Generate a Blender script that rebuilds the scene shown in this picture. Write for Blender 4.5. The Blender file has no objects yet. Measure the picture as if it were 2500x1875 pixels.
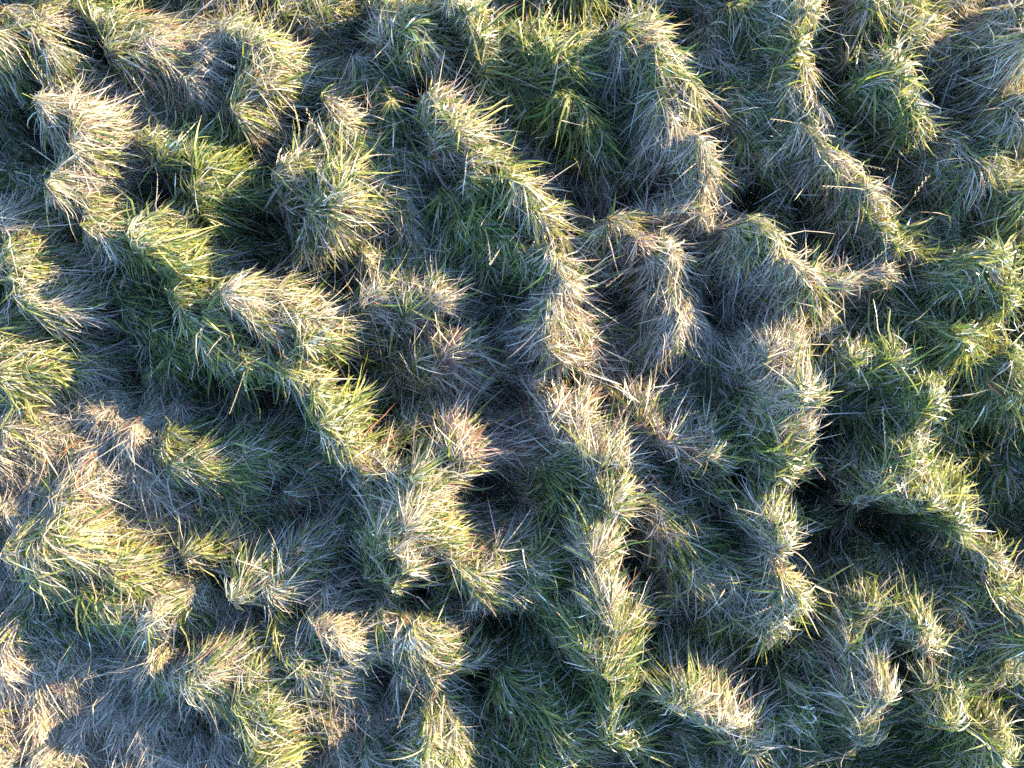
import bpy, math, random
import numpy as np

# ------------------------------------------------------------------ camera, sky, sun, exposure
S = bpy.context.scene
C = S.collection
S.view_settings.view_transform = 'Standard'
S.view_settings.look = 'None'
S.view_settings.gamma = 1.0
S.view_settings.use_curve_mapping = False
S.view_settings.exposure = 2.75
S.cycles.max_bounces = 6
S.cycles.diffuse_bounces = 3
S.cycles.glossy_bounces = 2
S.cycles.transmission_bounces = 3
S.cycles.use_denoising = False
S.cycles.sample_clamp_indirect = 3.0

CAM_Z, MEAN_Z, PX = 4.9, 0.34, 0.002          # one display pixel (photo 2212 wide) is 2 mm on the sward
cam_d = bpy.data.cameras.new('camera')
cam = bpy.data.objects.new('camera', cam_d)
C.objects.link(cam)
cam.location = (0, 0, CAM_Z)
cam.rotation_euler = (0, 0, 0)
cam_d.sensor_width = 36
cam_d.lens = 18 / (1106 * PX / (CAM_Z - MEAN_Z))
cam_d.clip_start = 0.05
cam_d.clip_end = 1500
S.camera = cam

SUN_AZ = math.radians(27)                       # counter-clockwise from +x: the sun stands to the right and a bit up
SUN_EL = math.radians(20)
w = bpy.data.worlds.new('World')
S.world = w
w.use_nodes = True
nt = w.node_tree
bg = nt.nodes['Background']
sky = nt.nodes.new('ShaderNodeTexSky')
sky.sky_type = 'NISHITA'
sky.sun_disc = False
sky.sun_elevation = SUN_EL
sky.sun_rotation = math.pi / 2 - SUN_AZ
sky.air_density = 1.0
sky.dust_density = 0.1
sky.ozone_density = 5.0
nt.links.new(sky.outputs[0], bg.inputs[0])
bg.inputs[1].default_value = 0.15
sd = bpy.data.lights.new('sun', 'SUN')
sd.energy = 3.8
sd.angle = math.radians(0.6)
sd.color = (1.0, 0.79, 0.42)
so = bpy.data.objects.new('sun', sd)
C.objects.link(so)
from mathutils import Vector
sv = Vector((math.cos(SUN_EL) * math.cos(SUN_AZ), math.cos(SUN_EL) * math.sin(SUN_AZ), math.sin(SUN_EL)))
so.rotation_euler = sv.to_track_quat('Z', 'Y').to_euler()
so.location = sv * 20

rng = np.random.default_rng(11)
random.seed(5)


def at(px, py, z=MEAN_Z):
    k = PX * (CAM_Z - z) / (CAM_Z - MEAN_Z)
    return ((px - 1106) * k, (829.5 - py) * k)


# ------------------------------------------------------------------ the tussocks as traced from the photograph
# label, crest line (display pixels), half width, height, dryness, blade flow (deg, 0 right, 90 down), fan (0 combed .. 1 radiating)
T = [
 ('straw topped tussock in the top left corner, green skirt combed down to a dark gap', [(0,75),(50,50),(95,80),(100,125)], 62,.31,.62,40,.35),
 ('narrow green upright tuft beside the dark gap near the upper left corner', [(200,15),(230,70),(250,125)], 34,.24,.15,-80,.6),
 ('flat brownish straw dome between the green upright tuft and the pale bright tuft', [(300,105),(370,105),(440,130),(430,175)], 62,.25,.85,20,.25),
 ('pale glowing tuft with curved tips, first bright tuft right of the brownish dome', [(515,85),(560,115),(572,170),(530,220)], 52,.31,.42,-55,.55),
 ('creamy straw tuft fanning right, above the top end of the long diagonal ridge', [(120,262),(165,270),(195,310),(175,370),(150,405)], 56,.31,.72,-20,.6),
 ('yellow green tuft standing alone between the diagonal ridge and the creamy straw tuft', [(345,320),(400,340),(450,365),(445,420)], 54,.29,.28,-60,.65),
 ('loose pale top end of the long diagonal ridge on the left', [(170,425),(215,475),(270,500),(320,510)], 44,.27,.68,40,.5),
 ('lush broad bladed yellow green stretch of the long diagonal ridge', [(310,500),(350,545),(375,590),(410,635)], 58,.32,.15,-70,.6),
 ('whitest cream coloured straw mound in the middle of the long diagonal ridge', [(440,660),(510,655),(580,675),(640,705)], 66,.33,.80,15,.45),
 ('green elbow below the cream coloured mound of the diagonal ridge', [(430,700),(480,755),(540,785),(610,790)], 46,.27,.25,50,.5),
 ('bright lower stretch of the diagonal ridge with short wide blades pointing right', [(650,780),(690,850),(710,910),(740,960)], 56,.32,.30,-25,.6),
 ('amber tinted foot of the diagonal ridge beside a dark hollow', [(745,960),(775,1000),(790,1040)], 40,.27,.55,-40,.5),
 ('large radiant straw and green tussock swept up to the right, lower end of the ridge', [(870,985),(905,1030),(900,1090),(860,1150),(842,1215)], 82,.34,.55,-55,.4),
 ('small amber tuft between the two dark hollows near the centre', [(985,930),(1010,985),(985,1035)], 36,.27,.60,-60,.6),
 ('slanting light straw tuft under the large radiant tussock', [(930,1140),(985,1195),(1035,1260)], 40,.27,.62,50,.4),
 ('dry pinkish straw tuft swept up right, head of the long vertical ridge', [(1205,850),(1235,920),(1270,985),(1310,1000)], 58,.30,.78,-60,.4),
 ('upper green and gold stretch of the long vertical ridge', [(1310,1030),(1318,1110),(1290,1180)], 50,.30,.42,-80,.4),
 ('whitest narrow stretch of the long vertical ridge beside the black gap', [(1285,1210),(1310,1270),(1320,1330)], 52,.32,.62,-80,.3),
 ('green lower stretch of the long vertical ridge, wide with curled tips', [(1290,1390),(1315,1450),(1345,1510),(1350,1570)], 66,.32,.22,-50,.6),
 ('loose straw tuft crowning the upper end of the central slanting ridge', [(925,245),(955,295),(1010,325)], 42,.27,.60,-60,.6),
 ('straw crest of the central slanting ridge above deep green shade', [(1040,345),(1095,390),(1150,430),(1175,455)], 46,.31,.58,45,.45),
 ('narrow vertical straw spine right of the deep green shade in the centre', [(1188,490),(1200,560),(1200,620)], 36,.31,.60,85,.4),
 ('rust tinted tangled tuft at the lower end of the central spine', [(1200,670),(1215,720),(1205,760)], 44,.30,.55,80,.8),
 ('small tuft with rust red stems in the hollow right of the central spine', [(1290,500),(1350,490),(1400,520),(1425,555)], 40,.26,.55,10,.7),
 ('long lilac tinted straw curtain combed straight down below the rust red stems', [(1440,590),(1450,650),(1440,720)], 56,.23,.88,95,.12),
 ('feathery whitish tuft spreading up right behind the rust red stems', [(1415,455),(1460,450),(1500,480)], 42,.24,.85,-50,.5),
 ('loose straw top of the thin ridge that starts right of the upper middle', [(1340,90),(1395,105),(1430,150)], 46,.28,.62,-20,.6),
 ('thin vertical ridge of mixed straw under the loose straw top', [(1445,190),(1455,250),(1475,310),(1505,370)], 44,.29,.52,75,.5),
 ('slim upright green gold tuft touching the upper edge left of the middle', [(985,15),(1015,70),(1045,130)], 38,.29,.32,-75,.5),
 ('round ragged gold tuft left of the slim upright one at the upper edge', [(840,45),(875,85),(885,120)], 44,.28,.48,-70,.7),
 ('broad dark green clump with pale tips under the upper edge', [(1140,100),(1190,135),(1245,125)], 58,.27,.20,-80,.6),
 ('drooping green clump hanging over the dark hollow in the upper middle', [(1205,225),(1245,240),(1260,275)], 48,.28,.12,80,.5),
 ('tall pale tuft at the upper edge, head of the long right hand ridge', [(1730,15),(1700,80),(1712,130)], 44,.31,.45,-70,.5),
 ('tousled straw and green stretch of the long right hand ridge beside the black gap', [(1720,170),(1738,225),(1760,290)], 46,.30,.52,80,.5),
 ('bending straw stretch of the right hand ridge turning towards lower right', [(1785,345),(1830,400),(1880,440)], 44,.29,.60,40,.5),
 ('curly tipped end of the long right hand ridge', [(1905,465),(1935,500),(1930,530)], 36,.28,.35,-45,.7),
 ('rounded green gold tussock right of the black gap in the upper right', [(1860,150),(1920,160),(1965,215)], 64,.33,.33,-50,.6),
 ('straw and green clump cut by the upper edge in the upper right', [(1880,10),(1945,20),(1975,60)], 50,.27,.45,-30,.5),
 ('brownish tuft at the right edge in the upper corner', [(2200,30),(2205,90),(2200,150)], 40,.32,.70,70,.6),
 ('thin pale tuft on the right edge below the brownish one', [(2195,220),(2190,290)], 32,.30,.55,80,.5),
 ('yellow green tuft on the right edge with arching blades', [(2140,370),(2175,410),(2200,460)], 50,.28,.15,40,.7),
 ('dry straw tuft left of the narrow dark channel in the right half', [(1615,500),(1660,530),(1695,575)], 46,.30,.72,55,.5),
 ('small green gold knob just below the dry straw tuft by the channel', [(1725,590),(1740,630)], 36,.30,.35,60,.7),
 ('whitish brush of straw pointing right, alone in the right half', [(1800,600),(1850,600),(1895,600)], 42,.31,.80,-10,.4),
 ('crescent shaped yellow green tussock under the arching blades near the right edge', [(2040,565),(2105,585),(2145,640)], 54,.32,.22,30,.6),
 ('lime coloured slope tussock running into the right edge', [(2060,720),(2120,760),(2180,820),(2212,850)], 66,.34,.12,25,.5),
 ('brown and straw cap above the bulging dry tussock', [(1680,690),(1730,695),(1785,700)], 44,.26,.65,-60,.7),
 ('bulging dry straw tussock with a sharp edge against the black slit', [(1680,780),(1715,850),(1722,920),(1705,985)], 82,.34,.68,-75,.3),
 ('arched tussock right of the black slit, combed like a wave', [(1850,795),(1925,800),(1965,860),(1975,930),(1945,975)], 52,.32,.30,-65,.35),
 ('bright straw and lime tussock under the arched wave', [(1860,1030),(1935,1010),(1975,1060)], 56,.33,.50,-75,.4),
 ('lime green tuft joined to the right side of the bright straw one', [(2010,1050),(2060,1095),(2040,1130)], 46,.30,.12,-50,.5),
 ('flat spreading tip pointing right towards the black pit', [(2050,1150),(2100,1175),(2150,1195)], 42,.30,.60,15,.3),
 ('tangled pinkish straw tuft, upper part of the ridge right of the vertical one', [(1370,860),(1410,920),(1460,960)], 46,.28,.72,-60,.6),
 ('yellow green knot in the middle of the ridge right of the vertical one', [(1505,960),(1550,985),(1560,1030)], 44,.29,.42,-50,.6),
 ('gold tipped tuft at the start of the leaning ridge, lower right middle', [(1640,1085),(1678,1130),(1690,1180)], 42,.31,.48,-75,.5),
 ('ragged gold and rust edge of the leaning ridge, lower right middle', [(1685,1230),(1680,1290),(1660,1340)], 44,.31,.45,70,.6),
 ('curl of pale blades at the top of the pale lower right column', [(1820,1280),(1860,1300),(1875,1325)], 34,.28,.62,-80,.6),
 ('pale swaying column of grass in the lower right, combed upward', [(1850,1370),(1858,1440),(1850,1510),(1860,1570)], 46,.33,.55,-80,.3),
 ('slim gold ridge right of the pale column', [(1960,1350),(1985,1420),(2000,1490),(2030,1540)], 42,.32,.38,-70,.5),
 ('rounded green gold tuft closing the slim ridge near the lower right corner', [(2080,1580),(2135,1590),(2135,1640)], 44,.31,.28,30,.6),
 ('yellowish tuft at the right edge, lower third', [(2150,1265),(2190,1300),(2205,1350)], 46,.31,.38,60,.6),
 ('shaggy straw and green tuft right of the vertical ridge at the lower edge', [(1460,1490),(1520,1520),(1570,1560),(1600,1600)], 50,.30,.48,-70,.5),
 ('combed straw flank hanging down right under the curled tuft', [(690,1320),(740,1360),(790,1400)], 44,.25,.75,45,.2),
 ('large smooth mound of green and grey blades combed down, lower middle', [(850,1330),(900,1370),(930,1420)], 84,.24,.58,60,.15),
 ('bright upward flick of blades at the edge of the large smooth mound', [(940,1455),(985,1450),(1000,1425)], 36,.25,.35,-80,.3),
 ('narrow golden strip of grass running into the lower edge', [(955,1520),(950,1580),(960,1650)], 42,.27,.45,100,.25),
 ('yellowish tangle of stubble beside the combed flank', [(590,1375),(640,1415),(700,1450)], 48,.26,.50,40,.7),
 ('broad yellow straw tussock head, lower left middle', [(430,1455),(490,1445),(550,1475)], 56,.29,.45,20,.6),
 ('fresh green and gold body under the broad yellow head at the lower edge', [(560,1530),(580,1590),(570,1650)], 62,.28,.30,-70,.5),
 ('golden glowing patch of combed straw left of the deep shade', [(300,1320),(345,1320),(395,1300)], 46,.25,.60,125,.1),
 ('big green tussock with a gold combed right flank on the left side', [(110,1180),(170,1200),(225,1245),(240,1290)], 82,.27,.22,15,.55),
 ('small upright bunch of dry stems in the bluish straw mat', [(100,1070),(165,1065),(200,1080)], 40,.17,.85,-80,.5),
 ('little white fan of straw on the bluish mat near the left edge', [(45,925),(75,930)], 34,.17,.90,-80,.6),
 ('nest shaped tuft with a green lower rim and gold middle on the left', [(355,965),(410,985),(470,1000),(530,985)], 54,.23,.38,5,.5),
 ('tiny sprig of fresh green above the dark gap, lower left', [(425,1205),(460,1210)], 28,.18,.08,-60,.9),
 ('swirled pale and green tuft curling upwards, lower left middle', [(540,1260),(600,1290),(650,1250),(655,1190)], 46,.25,.45,-60,.4),
 ('golden straw tussock with long flat blades on the left edge', [(10,515),(45,560),(60,620),(85,650)], 62,.29,.66,-15,.35),
 ('green spiky tussock with gold blades below the one on the left edge', [(0,720),(30,760),(60,790)], 64,.25,.28,-5,.5),
 ('rounded gold green tussock left of the central hollow, upper middle', [(630,375),(690,385),(740,400),(710,460)], 60,.30,.42,-50,.65),
 ('small spilling straw tuft below the rounded gold green tussock', [(680,500),(695,540)], 38,.26,.65,80,.5),
 ('short bristly straw tuft above the rounded gold green tussock', [(700,235),(735,275),(760,310)], 38,.26,.58,50,.6),
 ('dull olive tussock with crossing blades left of the black centre hollow', [(830,640),(880,660),(920,640)], 70,.27,.45,-50,.8),
 ('pinkish tipped tuft above the black centre hollow', [(900,790),(945,780),(980,750)], 52,.22,.55,-70,.6),
 ('flat pinkish straw patch in the lower left mat', [(90,1420),(150,1405)], 38,.14,.92,130,.1),
 ('warm whitish straw patch in the lower left corner', [(0,1620),(40,1640)], 50,.15,.92,100,.3),
 ('wide dark green mound left of the right hand ridge, in shade', [(1590,180),(1620,250),(1630,320)], 74,.20,.32,50,.3),
 ('dense dark green slope under the straw crest, darkest green in the middle', [(1000,450),(1060,500),(1110,545)], 66,.22,.10,65,.4),
 ('dark teal green slope under the long diagonal ridge on the left', [(280,640),(340,700),(420,750)], 72,.19,.12,45,.4),
 ('olive mound between the slanting straw tuft and the vertical ridge', [(1090,1200),(1150,1230),(1140,1290)], 74,.23,.48,30,.4),
 ('shaded green bulge left of the vertical ridge at the lower edge', [(1110,1470),(1180,1530),(1210,1600)], 70,.22,.22,30,.4),
 ('wide grey green mound right of the whitest stretch of the vertical ridge', [(1440,1150),(1520,1220),(1580,1290)], 84,.22,.50,50,.2),
 ('dark green bulge in shade left of the sharp black slit', [(1610,890),(1640,950),(1660,1020)], 70,.22,.22,55,.3),
 ('shaded hollow backed clump inside the arched wave', [(1860,890),(1880,950)], 60,.20,.38,40,.2),
 ('dark green spread in shade under the lime coloured slope', [(2050,880),(2110,930)], 60,.19,.10,30,.4),
 ('dark blue green mound near the right edge in the lower third', [(2040,1320),(2090,1400),(2150,1450)], 72,.21,.28,50,.4),
 ('bluish combed straw bulge in the upper right corner area', [(2030,110),(2060,140)], 60,.18,.80,150,.1),
 ('silver green slope combed to lower right near the right edge', [(2040,330),(2080,400),(2060,470)], 72,.19,.55,45,.1),
 ('dark green tuft left of the pale column in the lower right', [(1730,1430),(1700,1540)], 56,.20,.35,60,.4),
 ('small shaded green tuft between two dark gaps left of the vertical ridge', [(1190,1020),(1200,1080)], 54,.21,.28,60,.5),
 ('dim green clump in the shade of the nest shaped tuft', [(390,1100),(480,1090)], 48,.15,.25,10,.3),
 ('shaded green clump under the round ragged gold tuft', [(800,160),(860,190)], 54,.20,.25,70,.5),
 ('silvery green tuft at the upper edge left of the tall pale one', [(1560,40),(1620,60)], 54,.20,.55,60,.4),
 ('short green clump cut by the upper edge above the dark brown hollow', [(640,10),(700,30)], 52,.20,.30,-70,.5),
]
PITS = [(1170,800,24),(1290,860,18),(190,90,34),(110,215,34),(40,275,50),(235,815,45),(200,700,36),(345,430,40),(165,490,34),(545,555,50),(560,470,36),(660,250,34),
 (920,195,44),(1075,690,42),(1090,610,34),(1190,315,44),(1265,400,50),(1375,410,46),(1330,655,40),(835,900,44),(905,940,36),(1075,880,46),
 (1060,1090,52),(870,1262,34),(1375,1150,40),(1380,1235,40),(1562,670,40),(1768,870,30),(1766,960,32),(1785,170,46),(1760,120,30),(2050,215,54),
 (2000,195,34),(2150,1145,54),(2185,650,44),(2190,710,40),(2120,950,44),(1905,1130,50),(1770,1080,44),(1410,1375,46),(1385,1510,40),
 (1080,1370,48),(1020,1490,44),(402,1600,44),(395,1500,34),(740,830,44),(430,850,50),(560,870,46),(470,1255,40),(150,1350,34),
 (1535,1000,34),(1750,450,36),(2170,1500,44),(2060,1490,34),(1960,470,30),(820,1480,44),(1450,90,36),(1490,30,36),(1980,1180,30),(640,1110,44),
 (1800,1200,50),(1900,400,28),(1930,1400,34),(1620,420,30),(730,600,40),(850,370,20),(1680,1420,30),(1620,1500,34),(1740,1180,40)]
FLOW = [(130,60,30),(80,170,50),(30,200,60),(300,130,15),(420,150,25),(540,170,-60),(280,230,50),(170,250,-50),(190,350,5),(330,300,30),
 (400,380,-50),(60,620,-12),(90,700,-20),(80,800,0),(180,900,105),(180,1000,95),(230,1050,100),(320,900,120),(100,1080,60),(200,1120,105),(130,980,85),
 (550,690,20),(620,700,8),(680,860,-30),(870,1080,-55),(840,1150,-80),(850,500,85),(880,620,-60),(1000,680,-60),(1110,600,75),(1080,560,60),
 (1230,300,80),(1300,740,25),(1440,640,95),(1440,750,95),(1360,740,45),(1240,900,-60),(1280,960,-45),(1300,1200,-80),(1310,1330,-80),
 (1320,1450,-70),(1180,1380,40),(1150,1500,30),(1200,1600,20),(1400,1250,40),(1450,1200,50),(1500,1250,60),(1600,1300,80),(1720,900,-70),
 (1640,900,60),(2080,330,40),(2080,380,50),(2030,100,20),(2080,150,150),(1960,700,40),(1880,680,20),(2130,760,20),(1600,350,50),(1620,150,40),
 (1850,1450,-80),(1780,1300,60),(1990,1480,-70),(880,1370,60),(830,1330,50),(780,1400,55),(930,1560,100),(700,1350,40),(350,1320,125),
 (280,1420,130),(370,1400,120),(130,1480,100),(230,1560,95),(60,1400,90),(200,1250,20),(270,1280,10),(400,1080,10),(500,1050,10),(450,930,70),
 (60,1300,110),(30,1150,80),(300,1180,-25),(330,1100,-30),(650,560,40),(560,330,45),(480,260,60),(1500,650,80),(1560,500,60),(1900,1180,120),
 (2100,1300,30),(2100,1420,40),(2150,1560,40),(1080,900,30),(1000,1100,20),(760,1560,85),(700,1600,85),(900,860,-60),(1400,1050,30)]
DRY = [(150,950,150,.95),(230,1080,110,.92),(60,1450,260,.95),(240,1540,160,.92),(330,1420,100,.85),(620,1330,70,.8),(300,230,80,.9),(690,180,60,.8),
 (830,470,90,.85),(1300,760,90,.8),(1500,640,80,.75),(1420,1200,90,.75),(2060,130,110,.8),(2070,330,90,.6),(1850,1230,90,.6),(1090,890,80,.85),
 (1010,1090,80,.85),(20,1150,80,.9),(850,1330,80,.7),(750,1590,90,.75),(1000,740,60,.7),(1250,450,60,.8),(1540,430,60,.85),(1080,300,60,.75),
 (470,640,40,.5),(600,480,60,.6),(450,920,80,.75),(640,1170,70,.8),(1480,1370,50,.4),(1680,500,50,.5),(1340,1030,30,.4),(1400,1000,60,.6)]

# ------------------------------------------------------------------ relief of the sward on a 1 cm grid
X0, X1, Y0, Y1, R = -3.5, 3.5, -3.0, 3.0, 0.01
NX, NY = int(round((X1 - X0) / R)) + 1, int(round((Y1 - Y0) / R)) + 1
gx, gy = np.meshgrid(np.linspace(X0, X1, NX), np.linspace(Y0, Y1, NY))


def fnoise(scale, seed):
    r = np.random.default_rng(seed)
    n = r.standard_normal((NY, NX))
    fy = np.fft.fftfreq(NY, R)[:, None]
    fx = np.fft.rfftfreq(NX, R)[None, :]
    f = np.sqrt(fx * fx + fy * fy)
    k = np.exp(-(f * scale) ** 2 * 3.0)
    n = np.fft.irfft2(np.fft.rfft2(n) * k, s=(NY, NX))
    return (n - n.mean()) / n.std()


wx = fnoise(.16, 1) * .018 + fnoise(.06, 2) * .012
wy = fnoise(.16, 3) * .018 + fnoise(.06, 4) * .012
base = .035 + .012 * fnoise(.35, 5) + .012 * fnoise(.10, 6)
base = np.maximum(base, .004)


def polydist(pts, ax, ay):
    d = np.full(ax.shape, 9.0)
    if len(pts) == 1:
        return np.hypot(ax - pts[0][0], ay - pts[0][1])
    for (a, b), (c, e) in zip(pts[:-1], pts[1:]):
        vx, vy = c - a, e - b
        t = np.clip(((ax - a) * vx + (ay - b) * vy) / (vx * vx + vy * vy), 0, 1)
        d = np.minimum(d, np.hypot(ax - a - t * vx, ay - b - t * vy))
    return d


tus = []
for (label, crest, hw, hh, dry, ang, fan) in T:
    P = [at(x, y, hh * 1.6 + .04) for x, y in crest]
    tus.append(dict(label=label, P=P, w=hw * PX * 1.0, h=hh, dry=dry, ang=math.radians(-ang), fan=fan))
NV = len(tus)
# surroundings beyond the picture go on the same way
rr = random.Random(8)
cand = []
for _ in range(4000):
    x, y = rr.uniform(X0, X1), rr.uniform(Y0, Y1)
    if abs(x) < 2.46 and abs(y) < 1.92:
        continue
    if all(math.hypot(x - a, y - b) > .34 for a, b in cand):
        cand.append((x, y))
for x, y in cand:
    a = rr.uniform(-1.9, -.6)
    L = rr.uniform(.08, .2)
    tus.append(dict(label=None, P=[(x - L * math.cos(a), y - L * math.sin(a)), (x, y), (x + L * math.cos(a + .3), y + L * math.sin(a + .3))],
                    w=rr.uniform(.09, .14), h=rr.uniform(.2, .3), dry=rr.uniform(.15, .75), ang=rr.uniform(-3, 3), fan=.5))
S4 = np.zeros_like(gx)
own = np.full(gx.shape, -1, np.int16)
best = np.zeros_like(gx)
dryf = np.zeros_like(gx); dirx = np.zeros_like(gx); diry = np.zeros_like(gx); fanf = np.zeros_like(gx); wsum = np.full(gx.shape, 1e-6)
for i, t in enumerate(tus):
    xs = [p[0] for p in t['P']]; ys = [p[1] for p in t['P']]
    m = t['w'] * 2.6
    i0, i1 = max(0, int((min(xs) - m - X0) / R)), min(NX, int((max(xs) + m - X0) / R) + 1)
    j0, j1 = max(0, int((min(ys) - m - Y0) / R)), min(NY, int((max(ys) + m - Y0) / R) + 1)
    sl = (slice(j0, j1), slice(i0, i1))
    d = polydist(t['P'], gx[sl] + wx[sl], gy[sl] + wy[sl])
    # the side that looks at the sun falls off sooner
    h = (t['h'] * 1.6 - .07) * np.exp(-.75 * (d / t['w']) ** 2.6)
    S4[sl] += h ** 5
    up = h > best[sl]
    best[sl] = np.where(up, h, best[sl])
    own[sl] = np.where(up & (h > .045), i, own[sl])
    wgt = (h / .25) ** 2
    dryf[sl] += wgt * t['dry']; dirx[sl] += wgt * math.cos(t['ang']); diry[sl] += wgt * math.sin(t['ang']); fanf[sl] += wgt * t['fan']; wsum[sl] += wgt
H = S4 ** .2
pit = np.ones_like(gx)
rp = random.Random(4)
for px, py, pr in PITS:
    x, y = at(px, py, .36)
    a_, e_ = rp.uniform(0, 3.14), rp.uniform(.62, .95)
    u_, v_ = gx + 1.9 * wx - x, gy + 1.9 * wy - y
    p_, q_ = u_ * math.cos(a_) + v_ * math.sin(a_), -u_ * math.sin(a_) + v_ * math.cos(a_)
    pit *= 1 - rp.uniform(.72, .94) * np.exp(-((p_ ** 2 / e_ + q_ ** 2 * e_) / (pr * PX) ** 2) ** 1.25)
mat_h = .130 + .030 * fnoise(.22, 7) + .026 * fnoise(.08, 17)
mat_h = np.clip(mat_h, .008, 1)
# the smooth bluish mat on the left lies higher than the hollows
for px, py, pr, hh in [(190,970,150,.14),(290,1130,80,.10),(120,1480,200,.06),(250,1580,120,.05),(280,230,60,.07),(830,450,80,.08),(760,1580,80,.06),(1500,700,70,.08),(1080,300,60,.07)]:
    x, y = at(px, py, .32)
    mat_h += hh * np.exp(-((gx - x) ** 2 + (gy - y) ** 2) / (pr * PX) ** 2)
H = (.08 + np.maximum(H + mat_h * .35, mat_h)) * (1 + .085 * fnoise(.10, 9) + .055 * fnoise(.04, 10)) * pit
rt = np.random.default_rng(77)
for _ in range(620):
    x, y, rad, a = rt.uniform(X0, X1), rt.uniform(Y0, Y1), rt.uniform(.03, .07), rt.uniform(.008, .035)
    i0, i1 = max(0, int((x - .15 - X0) / R)), min(NX, int((x + .15 - X0) / R) + 1)
    j0, j1 = max(0, int((y - .15 - Y0) / R)), min(NY, int((y + .15 - Y0) / R) + 1)
    sl = (slice(j0, j1), slice(i0, i1))
    H[sl] += a * pit[sl] * np.exp(-(((gx[sl] - x) ** 2 + (gy[sl] - y) ** 2) / rad ** 2) ** 1.4)
H = np.maximum(H, base * .5)
own = np.where(H < .03, -1, own)

# colour and flow fields
bx = np.zeros_like(gx); by = np.zeros_like(gx); bw = np.full(gx.shape, .02)
na = fnoise(.5, 12) * 1.2
bx += .02 * np.cos(-.8 + na); by += .02 * np.sin(-.8 + na)
for px, py, a in FLOW:
    x, y = at(px, py)
    k = np.exp(-((gx - x) ** 2 + (gy - y) ** 2) / (2 * (70 * PX) ** 2))
    a = math.radians(-a)
    bx += k * math.cos(a); by += k * math.sin(a); bw += k
bl = np.hypot(bx, by) + 1e-6
wt = np.clip(wsum, 0, 1)
fx_ = bx / bl * (1 - .6 * wt) + (dirx / wsum) * .9 * wt
fy_ = by / bl * (1 - .6 * wt) + (diry / wsum) * .9 * wt
fl = np.hypot(fx_, fy_) + 1e-6
fx_ /= fl; fy_ /= fl
fan_ = .25 * (1 - wt) + (fanf / wsum) * wt
db = np.full(gx.shape, .05 * .42); dw = np.full(gx.shape, .05)
for px, py, pr, v in DRY:
    x, y = at(px, py)
    k = np.exp(-((gx - x) ** 2 + (gy - y) ** 2) / (pr * PX) ** 2)
    db += k * v; dw += k
dry_ = (db / dw) * (1 - wt) + (dryf / wsum) * wt + .13 + .14 * fnoise(.12, 14) + .10 * fnoise(.05, 15)
for px, py, pr, v in DRY:
    x, y = at(px, py)
    k = .55 * np.exp(-((gx + wx - x) ** 2 + (gy + wy - y) ** 2) / (pr * PX * .9) ** 2)
    dry_ = dry_ * (1 - k) + v * k
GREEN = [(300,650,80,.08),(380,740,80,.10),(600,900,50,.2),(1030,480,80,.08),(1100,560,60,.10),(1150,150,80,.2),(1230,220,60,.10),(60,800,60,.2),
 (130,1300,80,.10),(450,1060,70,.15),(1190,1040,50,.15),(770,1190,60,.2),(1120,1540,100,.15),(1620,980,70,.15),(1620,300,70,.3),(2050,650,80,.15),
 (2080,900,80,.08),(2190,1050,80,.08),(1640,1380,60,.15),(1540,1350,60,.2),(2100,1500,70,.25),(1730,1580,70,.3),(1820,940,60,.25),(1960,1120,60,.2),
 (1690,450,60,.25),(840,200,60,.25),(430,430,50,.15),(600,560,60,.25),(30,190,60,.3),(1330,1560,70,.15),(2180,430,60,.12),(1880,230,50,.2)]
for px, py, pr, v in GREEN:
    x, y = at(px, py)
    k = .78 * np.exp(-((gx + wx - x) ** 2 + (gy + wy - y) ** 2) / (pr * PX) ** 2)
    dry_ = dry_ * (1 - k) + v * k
gyH, gxH = np.gradient(H, R)
# a smoothed surface to lay long blades on
def smooth(a, s):
    fy = np.fft.fftfreq(NY, R)[:, None]; fx = np.fft.rfftfreq(NX, R)[None, :]
    return np.fft.irfft2(np.fft.rfft2(a) * np.exp(-(fx * fx + fy * fy) * s * s * 20), s=(NY, NX))
Hs = smooth(H, .025)
gyS, gxS = np.gradient(Hs, R)


def samp(F, x, y):
    u = np.clip((x - X0) / R, 0, NX - 1.001); v = np.clip((y - Y0) / R, 0, NY - 1.001)
    i = u.astype(np.int32); j = v.astype(np.int32); a = u - i; b = v - j
    return (F[j, i] * (1 - a) + F[j, i + 1] * a) * (1 - b) + (F[j + 1, i] * (1 - a) + F[j + 1, i + 1] * a) * b


def near(F, x, y):
    return F[np.clip(np.rint((y - Y0) / R).astype(int), 0, NY - 1), np.clip(np.rint((x - X0) / R).astype(int), 0, NX - 1)]


# ------------------------------------------------------------------ materials
def new_mat(name):
    m = bpy.data.materials.new(name)
    m.use_nodes = True
    m.node_tree.nodes.clear()
    return m, m.node_tree


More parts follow.
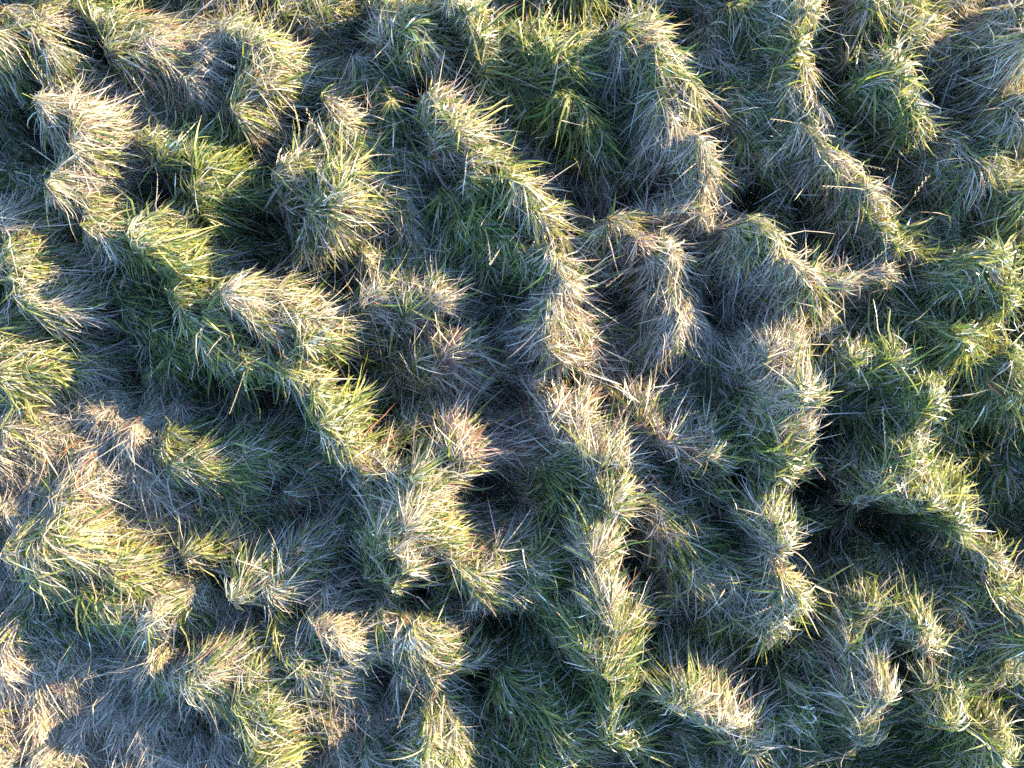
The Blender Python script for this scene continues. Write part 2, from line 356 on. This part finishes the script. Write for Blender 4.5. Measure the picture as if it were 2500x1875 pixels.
def blade_material(name, transl, gloss, rough):
    m, n = new_mat(name)
    N, L = n.nodes, n.links
    out = N.new('ShaderNodeOutputMaterial')
    at_ = N.new('ShaderNodeAttribute'); at_.attribute_name = 'col'
    tc = N.new('ShaderNodeTexCoord')
    no = N.new('ShaderNodeTexNoise'); no.inputs['Scale'].default_value = 90; no.inputs['Detail'].default_value = 2
    L.new(tc.outputs['Object'], no.inputs['Vector'])
    mr = N.new('ShaderNodeMapRange'); mr.inputs[1].default_value = .3; mr.inputs[2].default_value = .7
    mr.inputs[3].default_value = .75; mr.inputs[4].default_value = 1.2
    L.new(no.outputs[0], mr.inputs[0])
    mx = N.new('ShaderNodeVectorMath'); mx.operation = 'SCALE'
    L.new(at_.outputs['Color'], mx.inputs[0]); L.new(mr.outputs[0], mx.inputs['Scale'])
    df = N.new('ShaderNodeBsdfDiffuse'); L.new(mx.outputs[0], df.inputs[0])
    tr = N.new('ShaderNodeBsdfTranslucent')
    tint = N.new('ShaderNodeVectorMath'); tint.operation = 'MULTIPLY'; tint.inputs[1].default_value = (1.25, 1.2, .6)
    L.new(mx.outputs[0], tint.inputs[0]); L.new(tint.outputs[0], tr.inputs[0])
    m1 = N.new('ShaderNodeMixShader'); m1.inputs[0].default_value = transl
    L.new(df.outputs[0], m1.inputs[1]); L.new(tr.outputs[0], m1.inputs[2])
    gl = N.new('ShaderNodeBsdfGlossy'); gl.inputs['Roughness'].default_value = rough
    gl.inputs[0].default_value = (1, 1, 1, 1)
    fr = N.new('ShaderNodeFresnel'); fr.inputs[0].default_value = 1.45
    fm = N.new('ShaderNodeMath'); fm.operation = 'MULTIPLY'; fm.inputs[1].default_value = gloss
    L.new(fr.outputs[0], fm.inputs[0])
    m2 = N.new('ShaderNodeMixShader'); L.new(fm.outputs[0], m2.inputs[0])
    L.new(m1.outputs[0], m2.inputs[1]); L.new(gl.outputs[0], m2.inputs[2])
    L.new(m2.outputs[0], out.inputs[0])
    return m


M_green = blade_material('green_blade', .45, .45, .4)
M_dry = blade_material('dry_blade', .32, .3, .55)


def soil_material(name, c1, c2, c3, sc):
    m, n = new_mat(name)
    N, L = n.nodes, n.links
    out = N.new('ShaderNodeOutputMaterial')
    df = N.new('ShaderNodeBsdfPrincipled'); df.inputs['Roughness'].default_value = .95
    tc = N.new('ShaderNodeTexCoord')
    no = N.new('ShaderNodeTexNoise'); no.inputs['Scale'].default_value = sc; no.inputs['Detail'].default_value = 8; no.inputs['Roughness'].default_value = .7
    L.new(tc.outputs['Object'], no.inputs['Vector'])
    cr = N.new('ShaderNodeValToRGB')
    cr.color_ramp.elements[0].position = .35; cr.color_ramp.elements[0].color = (*c1, 1)
    cr.color_ramp.elements[1].position = .68; cr.color_ramp.elements[1].color = (*c3, 1)
    e = cr.color_ramp.elements.new(.5); e.color = (*c2, 1)
    L.new(no.outputs[0], cr.inputs[0]); L.new(cr.outputs[0], df.inputs['Base Color'])
    bp = N.new('ShaderNodeBump'); bp.inputs['Strength'].default_value = .6; bp.inputs['Distance'].default_value = .01
    L.new(no.outputs[0], bp.inputs['Height']); L.new(bp.outputs[0], df.inputs['Normal'])
    L.new(df.outputs[0], out.inputs[0])
    return m


M_thatch = soil_material('old_thatch', (.025, .022, .014), (.05, .045, .026), (.09, .075, .045), 60)
M_mat = soil_material('flat_straw_litter', (.05, .045, .03), (.09, .08, .055), (.14, .125, .09), 55)
M_soil = soil_material('damp_soil', (.016, .012, .010), (.028, .023, .017), (.045, .04, .028), 14)


# ------------------------------------------------------------------ mesh helpers
def mesh_from(name, V, loops, starts, totals, mat, col=None, smooth_=False):
    me = bpy.data.meshes.new(name)
    me.vertices.add(len(V)); me.vertices.foreach_set('co', V.astype(np.float32).ravel())
    me.loops.add(len(loops)); me.loops.foreach_set('vertex_index', loops.astype(np.int32))
    me.polygons.add(len(starts)); me.polygons.foreach_set('loop_start', starts.astype(np.int32))
    me.update(calc_edges=True)
    if smooth_:
        me.polygons.foreach_set('use_smooth', np.ones(len(starts), bool))
    if col is not None:
        a = me.color_attributes.new('col', 'FLOAT_COLOR', 'POINT')
        c4 = np.ones((len(V), 4), np.float32); c4[:, :3] = col
        a.data.foreach_set('color', c4.ravel())
    me.materials.append(mat)
    me.validate(clean_customdata=False)
    return me


def quads_mesh(name, V, Q, mat, smooth_=True):
    n = len(Q)
    return mesh_from(name, V, Q.ravel(), np.arange(n) * 4, None, mat, None, smooth_)


def link(name, me, parent=None):
    o = bpy.data.objects.new(name, me)
    C.objects.link(o)
    o.parent = parent
    return o


SEG = 4
_rows = [[2 * k, 2 * k + 1, 2 * k + 3, 2 * k + 2] for k in range(SEG - 1)]
PAT = np.array(sum(_rows, []) + [2 * SEG - 2, 2 * SEG - 1, 2 * SEG])
PST = np.array([0, 4, 8, 12])
VPB = 2 * SEG + 1


def ribbons(pts, side, wid, col):
    """pts (n,SEG+1,3) spine, side (n,SEG+1,3) unit across, wid (n,SEG+1), col (n,SEG+1,3) -> vertex and colour arrays"""
    n = len(pts)
    V = np.empty((n, VPB, 3)); K = np.empty((n, VPB, 3))
    for k in range(SEG):
        V[:, 2 * k] = pts[:, k] - side[:, k] * wid[:, k, None] * .5
        V[:, 2 * k + 1] = pts[:, k] + side[:, k] * wid[:, k, None] * .5
        K[:, 2 * k] = col[:, k]; K[:, 2 * k + 1] = col[:, k]
    V[:, -1] = pts[:, -1]; K[:, -1] = col[:, -1]
    return V, K


def ribbons_mesh(name, V, K, mat, origin=(0, 0, 0)):
    n = len(V)
    loops = (PAT[None, :] + (np.arange(n) * VPB)[:, None]).ravel()
    starts = (PST[None, :] + (np.arange(n) * len(PAT))[:, None]).ravel()
    return mesh_from(name, V.reshape(-1, 3) - np.array(origin), loops, starts, None, mat, K.reshape(-1, 3))


GREENS = np.array([(.055, .110, .034), (.075, .130, .036), (.105, .155, .040), (.048, .098, .044), (.140, .185, .055), (.075, .120, .060)])
STRAWS = np.array([(.42, .37, .29), (.50, .45, .37), (.35, .29, .23), (.46, .40, .33), (.56, .51, .41), (.31, .24, .20), (.38, .35, .31)])
LIMES = np.array([(.25, .27, .07), (.33, .32, .11), (.22, .25, .07)])


def grow(x, y, is_dry, lift, lenk, jit):
    """blades laid along the flow over the relief; returns ribbons"""
    n = len(x)
    h = samp(H, x, y)
    fx, fy, fan = samp(fx_, x, y), samp(fy_, x, y), samp(fan_, x, y)
    sx, sy = -samp(gxS, x, y), -samp(gyS, x, y)
    sl = np.hypot(sx, sy)
    k = fan * np.clip(sl / .8, 0, 1.3) * .8
    ax = fx + k * sx / (sl + 1e-3); ay = fy + k * sy / (sl + 1e-3)
    # locks: neighbouring blades share a direction
    th = np.arctan2(ay, ax) + samp(LOCK, x, y) * (.38 + .45 * fan) + rng.normal(0, 1, n) * jit
    ln = rng.lognormal(math.log(.135), .36, n) * lenk
    ln = np.clip(ln, .04, .30)
    wd = np.where(is_dry, rng.uniform(.0026, .0060, n), rng.uniform(.0040, .0100, n))
    p0 = lift * rng.uniform(.1, 1.3, n)                     # starting pitch
    p1 = p0 - rng.uniform(.5, 1.5, n) * (.45 + lift)        # pitch at the tip: it bows over
    curl = rng.normal(0, .32, n)
    kink = np.where(rng.random(n) < .22, rng.normal(0, .9, n), 0)
    off = rng.uniform(-.012, .018, n)
    pts = np.empty((n, SEG + 1, 3)); dirs = np.empty((n, SEG + 1, 3))
    cx, cy = x.copy(), y.copy(); cz = h + off - .01
    for s in range(SEG + 1):
        f = s / SEG
        pts[:, s] = np.stack([cx, cy, cz], 1)
        t = th + curl * f + (kink if s >= 2 else 0)
        p = p0 + (p1 - p0) * f
        gz = samp(gxS, cx, cy) * np.cos(t) + samp(gyS, cx, cy) * np.sin(t)
        gz = np.clip(gz, -2.2, 1.2)
        q = np.arctan(gz) * .85 + p
        q = np.clip(q, -1.25, 1.45)
        st = ln / SEG
        dx, dy, dz = np.cos(q) * np.cos(t), np.cos(q) * np.sin(t), np.sin(q)
        dirs[:, s] = np.stack([dx, dy, dz], 1)
        cx = cx + dx * st; cy = cy + dy * st; cz = cz + dz * st
        cz = np.maximum(cz, samp(H, cx, cy) + off * .6 + .006 + .004 * f)
    # across: horizontal-ish with a random roll
    up = np.stack([-samp(gxS, x, y), -samp(gyS, x, y), np.ones(n)], 1)
    up /= np.linalg.norm(up, axis=1)[:, None]
    side = np.cross(dirs, up[:, None, :])
    side /= np.linalg.norm(side, axis=2)[:, :, None] + 1e-6
    nrm = np.cross(side, dirs)
    roll = rng.normal(0, .75, n)[:, None] + np.linspace(0, 1, SEG + 1)[None] * rng.normal(0, .9, n)[:, None]
    side = side * np.cos(roll)[..., None] + nrm * np.sin(roll)[..., None]
    prof = np.array([.7, 1.0, .92, .62, .0])
    wid = wd[:, None] * prof[None]
    c = np.where(is_dry[:, None], STRAWS[rng.integers(0, len(STRAWS), n)], GREENS[rng.integers(0, len(GREENS), n)])
    lim = (~is_dry) & (rng.random(n) < .12 + .42 * np.clip((h - .26) / .15, 0, 1))  # limes increase with height, putting the sun's glow on crests into blade colour
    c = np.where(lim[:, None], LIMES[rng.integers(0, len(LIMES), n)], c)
    ru = samp(RUST, x, y)
    rust = is_dry & (rng.random(n) < .03 + .12 * ru)
    c = np.where(rust[:, None], np.array([[.30, .13, .07]]), c)
    mauve = is_dry & ~rust & (rng.random(n) < .05 + .55 * ru)
    c = np.where(mauve[:, None], np.array([[.33, .225, .205]]), c)
    c = c * rng.uniform(.75, 1.2, n)[:, None]
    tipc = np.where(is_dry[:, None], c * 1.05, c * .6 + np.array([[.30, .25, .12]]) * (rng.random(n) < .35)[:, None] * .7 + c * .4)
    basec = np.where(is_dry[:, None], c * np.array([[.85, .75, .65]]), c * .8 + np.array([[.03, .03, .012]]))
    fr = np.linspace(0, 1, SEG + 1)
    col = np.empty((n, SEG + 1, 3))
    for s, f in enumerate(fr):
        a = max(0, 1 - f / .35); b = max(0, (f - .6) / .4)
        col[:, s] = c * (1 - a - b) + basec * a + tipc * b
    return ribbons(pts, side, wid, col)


RUST = np.zeros_like(gx)
for px, py, pr in [(1330,490,60),(1210,720,50),(950,790,60),(1000,960,60),(1090,900,80),(1000,1080,70),(1330,870,50),(780,990,50),(620,1110,50),(1250,450,50),(1400,960,50),(1690,690,40),(1140,960,40)]:
    x, y = at(px, py)
    RUST = np.maximum(RUST, np.exp(-((gx - x) ** 2 + (gy - y) ** 2) / (pr * PX) ** 2))
LOCK = fnoise(.055, 21) * .75 + fnoise(.025, 22) * .45

# ------------------------------------------------------------------ ground: one sheet to the horizon
core = np.arange(-3.5, 3.5001, .05)
far = np.array([4, 5, 6.5, 9, 13, 20, 32, 50, 80, 130, 220, 400, 700.])
ax = np.concatenate([-far[::-1], core, far])
GX, GY = np.meshgrid(ax, ax)
GZ = np.where((abs(GX) <= 3.45) & (abs(GY) <= 2.95), samp(base * .5, GX, GY) - .004, .012)
n = len(ax)
V = np.stack([GX, GY, GZ], -1).reshape(-1, 3)
ii = (np.arange(n - 1)[:, None] * n + np.arange(n - 1)[None]).ravel()
Q = np.stack([ii, ii + 1, ii + n + 1, ii + n], 1)
g = link('ground', quads_mesh('ground', V, Q, M_soil))
g['kind'] = 'structure'

# ------------------------------------------------------------------ thatch mounds on a 2 cm lattice, one per tussock
st = 2
Hc = H[::st, ::st] - .012
Xc, Yc = gx[::st, ::st], gy[::st, ::st]
ny, nx = Hc.shape
oc = own[::st, ::st]
cell = oc[:-1, :-1]
idx = (np.arange(ny - 1)[:, None] * nx + np.arange(nx - 1)[None])
VC = np.stack([Xc, Yc, Hc], -1).reshape(-1, 3)


def lattice(sel, name, mat, origin=(0, 0, 0)):
    q = idx[sel]
    if not len(q):
        return None
    Q = np.stack([q, q + 1, q + nx + 1, q + nx], 1)
    u, inv = np.unique(Q.ravel(), return_inverse=True)
    return quads_mesh(name, VC[u] - np.array(origin), inv.reshape(-1, 4), mat)


mats_me = lattice(((cell < 0) | (cell >= NV)) & (Hc[:-1, :-1] > .035), 'matted_thatch', M_mat)
mt = link('matted_thatch', mats_me)
mt['kind'] = 'stuff'; mt['label'] = 'low brown layer of old matted grass between the tussocks'; mt['category'] = 'thatch'

# ------------------------------------------------------------------ blades
def scatter(nb, inside):
    if inside:
        x = rng.uniform(-2.40, 2.40, nb); y = rng.uniform(-1.84, 1.84, nb)
    else:
        x = rng.uniform(X0 + .05, X1 - .05, nb); y = rng.uniform(Y0 + .05, Y1 - .05, nb)
        k = ~((abs(x) < 2.40) & (abs(y) < 1.84))
        x, y = x[k], y[k]
    return x, y


def keep_blades(x, y):
    """more blades on slopes and crests, few in the pits"""
    s = np.hypot(samp(gxS, x, y), samp(gyS, x, y))
    pr = .75 + .25 * np.clip(s, 0, 1.6) + .9 * np.clip(samp(H, x, y) / .3, 0, 1)
    pr *= .08 + .92 * samp(pit, x, y)
    k = rng.random(len(x)) < pr / 1.7
    return x[k], y[k]


groups = {}
def batch(nb, inside, wk=1.0, lk=1.0):
    x, y = keep_blades(*scatter(nb, inside))
    n = len(x)
    h = samp(H, x, y) - .07
    hs = samp(Hs, x, y)
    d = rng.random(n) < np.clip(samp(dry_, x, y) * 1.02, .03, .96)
    o = near(own, x, y)
    onT = np.clip((h - .13) / .16, 0, 1)
    lift = .16 + .55 * onT * samp(fan_, x, y) + .10 * onT
    # some blades stand up from the crests
    st_ = rng.random(n) < .12 * onT + .02
    lift = np.where(st_, 1.0, lift)
    jit = .20 + .14 * onT + .40 * samp(fan_, x, y)
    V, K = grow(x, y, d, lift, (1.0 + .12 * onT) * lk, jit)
    ends = np.minimum(samp(pit, V[:, -1, 0], V[:, -1, 1]), samp(pit, V[:, 4, 0], V[:, 4, 1]))
    ok = rng.random(n) < .03 + .97 * np.clip(ends * 1.25 - .1, 0, 1)
    V, K, d, o = V[ok], K[ok], d[ok], o[ok]
    if wk != 1.0:
        ctr = (V[:, 0:2 * SEG:2] + V[:, 1:2 * SEG:2]) / 2
        V[:, 0:2 * SEG:2] = ctr + (V[:, 0:2 * SEG:2] - ctr) * wk
        V[:, 1:2 * SEG:2] = ctr + (V[:, 1:2 * SEG:2] - ctr) * wk
    o = np.where((o >= NV) | (o < 0), -1, o)
    return V, K, d, o


Va, Ka, da, oa = batch(590000, True)
Vo, Ko, do_, oo = batch(130000, False, 2.0, 1.3)
oo[:] = -2


def emit(name, V, K, mat, parent=None, origin=(0, 0, 0)):
    if not len(V):
        return None
    o = link(name, ribbons_mesh(name, V, K, mat, origin), parent)
    o['kind'] = 'stuff'
    return o


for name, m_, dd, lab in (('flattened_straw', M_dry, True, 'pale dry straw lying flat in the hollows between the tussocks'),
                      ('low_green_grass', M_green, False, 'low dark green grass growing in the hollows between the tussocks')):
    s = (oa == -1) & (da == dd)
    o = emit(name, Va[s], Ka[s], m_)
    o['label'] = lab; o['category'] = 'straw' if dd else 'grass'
for name, m_, dd in (('surrounding_straw', M_dry, True), ('surrounding_grass', M_green, False)):
    s = do_ == dd
    o = emit(name, Vo[s], Ko[s], m_)
    o['label'] = 'meadow of wind tossed grass going on beyond the picture'; o['category'] = 'grass'


# prototypes of the conspicuous single blades and stems, unit length along +x, bowing over
def proto(kind, seed):
    r = random.Random(seed)
    nseg = 7
    p = Vector((0, 0, 0)); vs, fs, cs = [], [], []
    pitch = r.uniform(.5, 1.0); drop = r.uniform(.9, 1.9) if kind != 'stem' else r.uniform(.1, .5)
    yaw = 0; dy = r.uniform(-.7, .7) if kind != 'stem' else r.uniform(-.15, .15)
    wd = {'green': .036, 'dry': .026, 'stem': .011}[kind]
    c = {'green': random.Random(seed).choice([(.16, .24, .05), (.10, .19, .035), (.26, .30, .09)]),
         'dry': random.Random(seed).choice([(.50, .43, .29), (.42, .34, .22), (.55, .49, .38)]),
         'stem': random.Random(seed).choice([(.46, .34, .22), (.34, .19, .11), (.52, .44, .32)])}[kind]
    tw = r.uniform(-.8, .8)
    for k in range(nseg + 1):
        f = k / nseg
        q = pitch - drop * f; yw = yaw + dy * f
        d = Vector((math.cos(q) * math.cos(yw), math.cos(q) * math.sin(yw), math.sin(q)))
        sd_ = d.cross(Vector((0, 0, 1))).normalized()
        nn = sd_.cross(d)
        a = tw * f
        sd_ = sd_ * math.cos(a) + nn * math.sin(a)
        wv = wd * (min(1, .6 + f * 2) * (1 - max(0, f - .45) / .55) ** .8) if kind != 'stem' else wd * (1 - .5 * f)
        mid = p - nn * wv * .22                    # a shallow keel down the middle
        vs += [p - sd_ * wv * .5, mid, p + sd_ * wv * .5]
        t = .85 + .3 * f
        cs += [tuple(v * t for v in c)] * 3
        if k:
            b = 3 * (k - 1)
            fs += [(b, b + 1, b + 4, b + 3), (b + 1, b + 2, b + 5, b + 4)]
        p = p + d / nseg
    if kind == 'stem':                              # small spikelets along the last third
        for k in range(9):
            f = .62 + .04 * k
            b0 = vs[min(nseg, int(f * nseg)) * 3 + 1].lerp(vs[min(nseg, int(f * nseg) + 1) * 3 + 1], f * nseg % 1)
            s_ = 1 if k % 2 else -1
            e = b0 + Vector((.05, .022 * s_, .008))
            m1 = b0.lerp(e, .5) + Vector((0, .006, .004)); m2 = b0.lerp(e, .5) - Vector((0, .006, .004))
            i = len(vs)
            vs += [b0, m1, e, m2]; cs += [(.45, .33, .2)] * 4
            fs += [(i, i + 1, i + 2, i + 3)]
    me = bpy.data.meshes.new({'green': 'grass_blade', 'dry': 'dry_blade', 'stem': 'seed_stem'}[kind])
    me.from_pydata([tuple(v) for v in vs], [], fs)
    a = me.color_attributes.new('col', 'FLOAT_COLOR', 'POINT')
    for i, c_ in enumerate(cs):
        a.data[i].color = (*c_, 1)
    for pl in me.polygons:
        pl.use_smooth = True
    me.materials.append(M_green if kind == 'green' else M_dry)
    return me


PG = [proto('green', k) for k in range(12)]
PD = [proto('dry', 40 + k) for k in range(10)]
PS = [proto('stem', 80 + k) for k in range(6)]

pr_ = random.Random(3)
for i in range(NV):
    t = tus[i]
    mx_, my_ = t['P'][len(t['P']) // 2]
    root = bpy.data.objects.new('grass_tussock', None)
    root.empty_display_size = .05
    C.objects.link(root)
    root.location = (mx_, my_, 0)
    root['label'] = t['label']; root['category'] = 'grass tussock'; root['group'] = 'wind tossed grass tussocks of the meadow'
    org = (mx_, my_, 0)
    me = lattice(cell == i, 'thatch_mound', M_thatch, org)
    if me:
        link('thatch_mound', me, root)
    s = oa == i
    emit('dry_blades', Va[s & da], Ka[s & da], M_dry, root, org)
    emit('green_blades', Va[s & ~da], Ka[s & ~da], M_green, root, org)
    # single conspicuous blades and stems
    nb = int(7 + t['w'] * 70 * t['h'] / .3)
    for k in range(nb):
        j = pr_.randrange(len(t['P']) - 1); f = pr_.random()
        bxp = t['P'][j][0] * (1 - f) + t['P'][j + 1][0] * f + pr_.gauss(0, t['w'] * .35)
        byp = t['P'][j][1] * (1 - f) + t['P'][j + 1][1] * f + pr_.gauss(0, t['w'] * .35)
        hz = float(samp(H, np.array([bxp]), np.array([byp]))[0])
        q = pr_.random()
        if q < .10: me, nm, L = pr_.choice(PS), 'seed_stem', pr_.uniform(.16, .30)
        elif q < .10 + .9 * t['dry']: me, nm, L = pr_.choice(PD), 'dry_blade', pr_.uniform(.10, .21)
        else: me, nm, L = pr_.choice(PG), 'grass_blade', pr_.uniform(.11, .23)
        o = link(nm, me, root)
        o.location = (bxp - mx_, byp - my_, hz + .002)
        o.rotation_euler = (pr_.gauss(0, .25), pr_.gauss(.1, .25), t['ang'] + pr_.gauss(0, .5 + .9 * t['fan']))
        o.scale = (L, L, L)
print('tris', sum(len(m.loops) - 2 * len(m.polygons) for m in bpy.data.meshes), 'objs', len(bpy.data.objects))
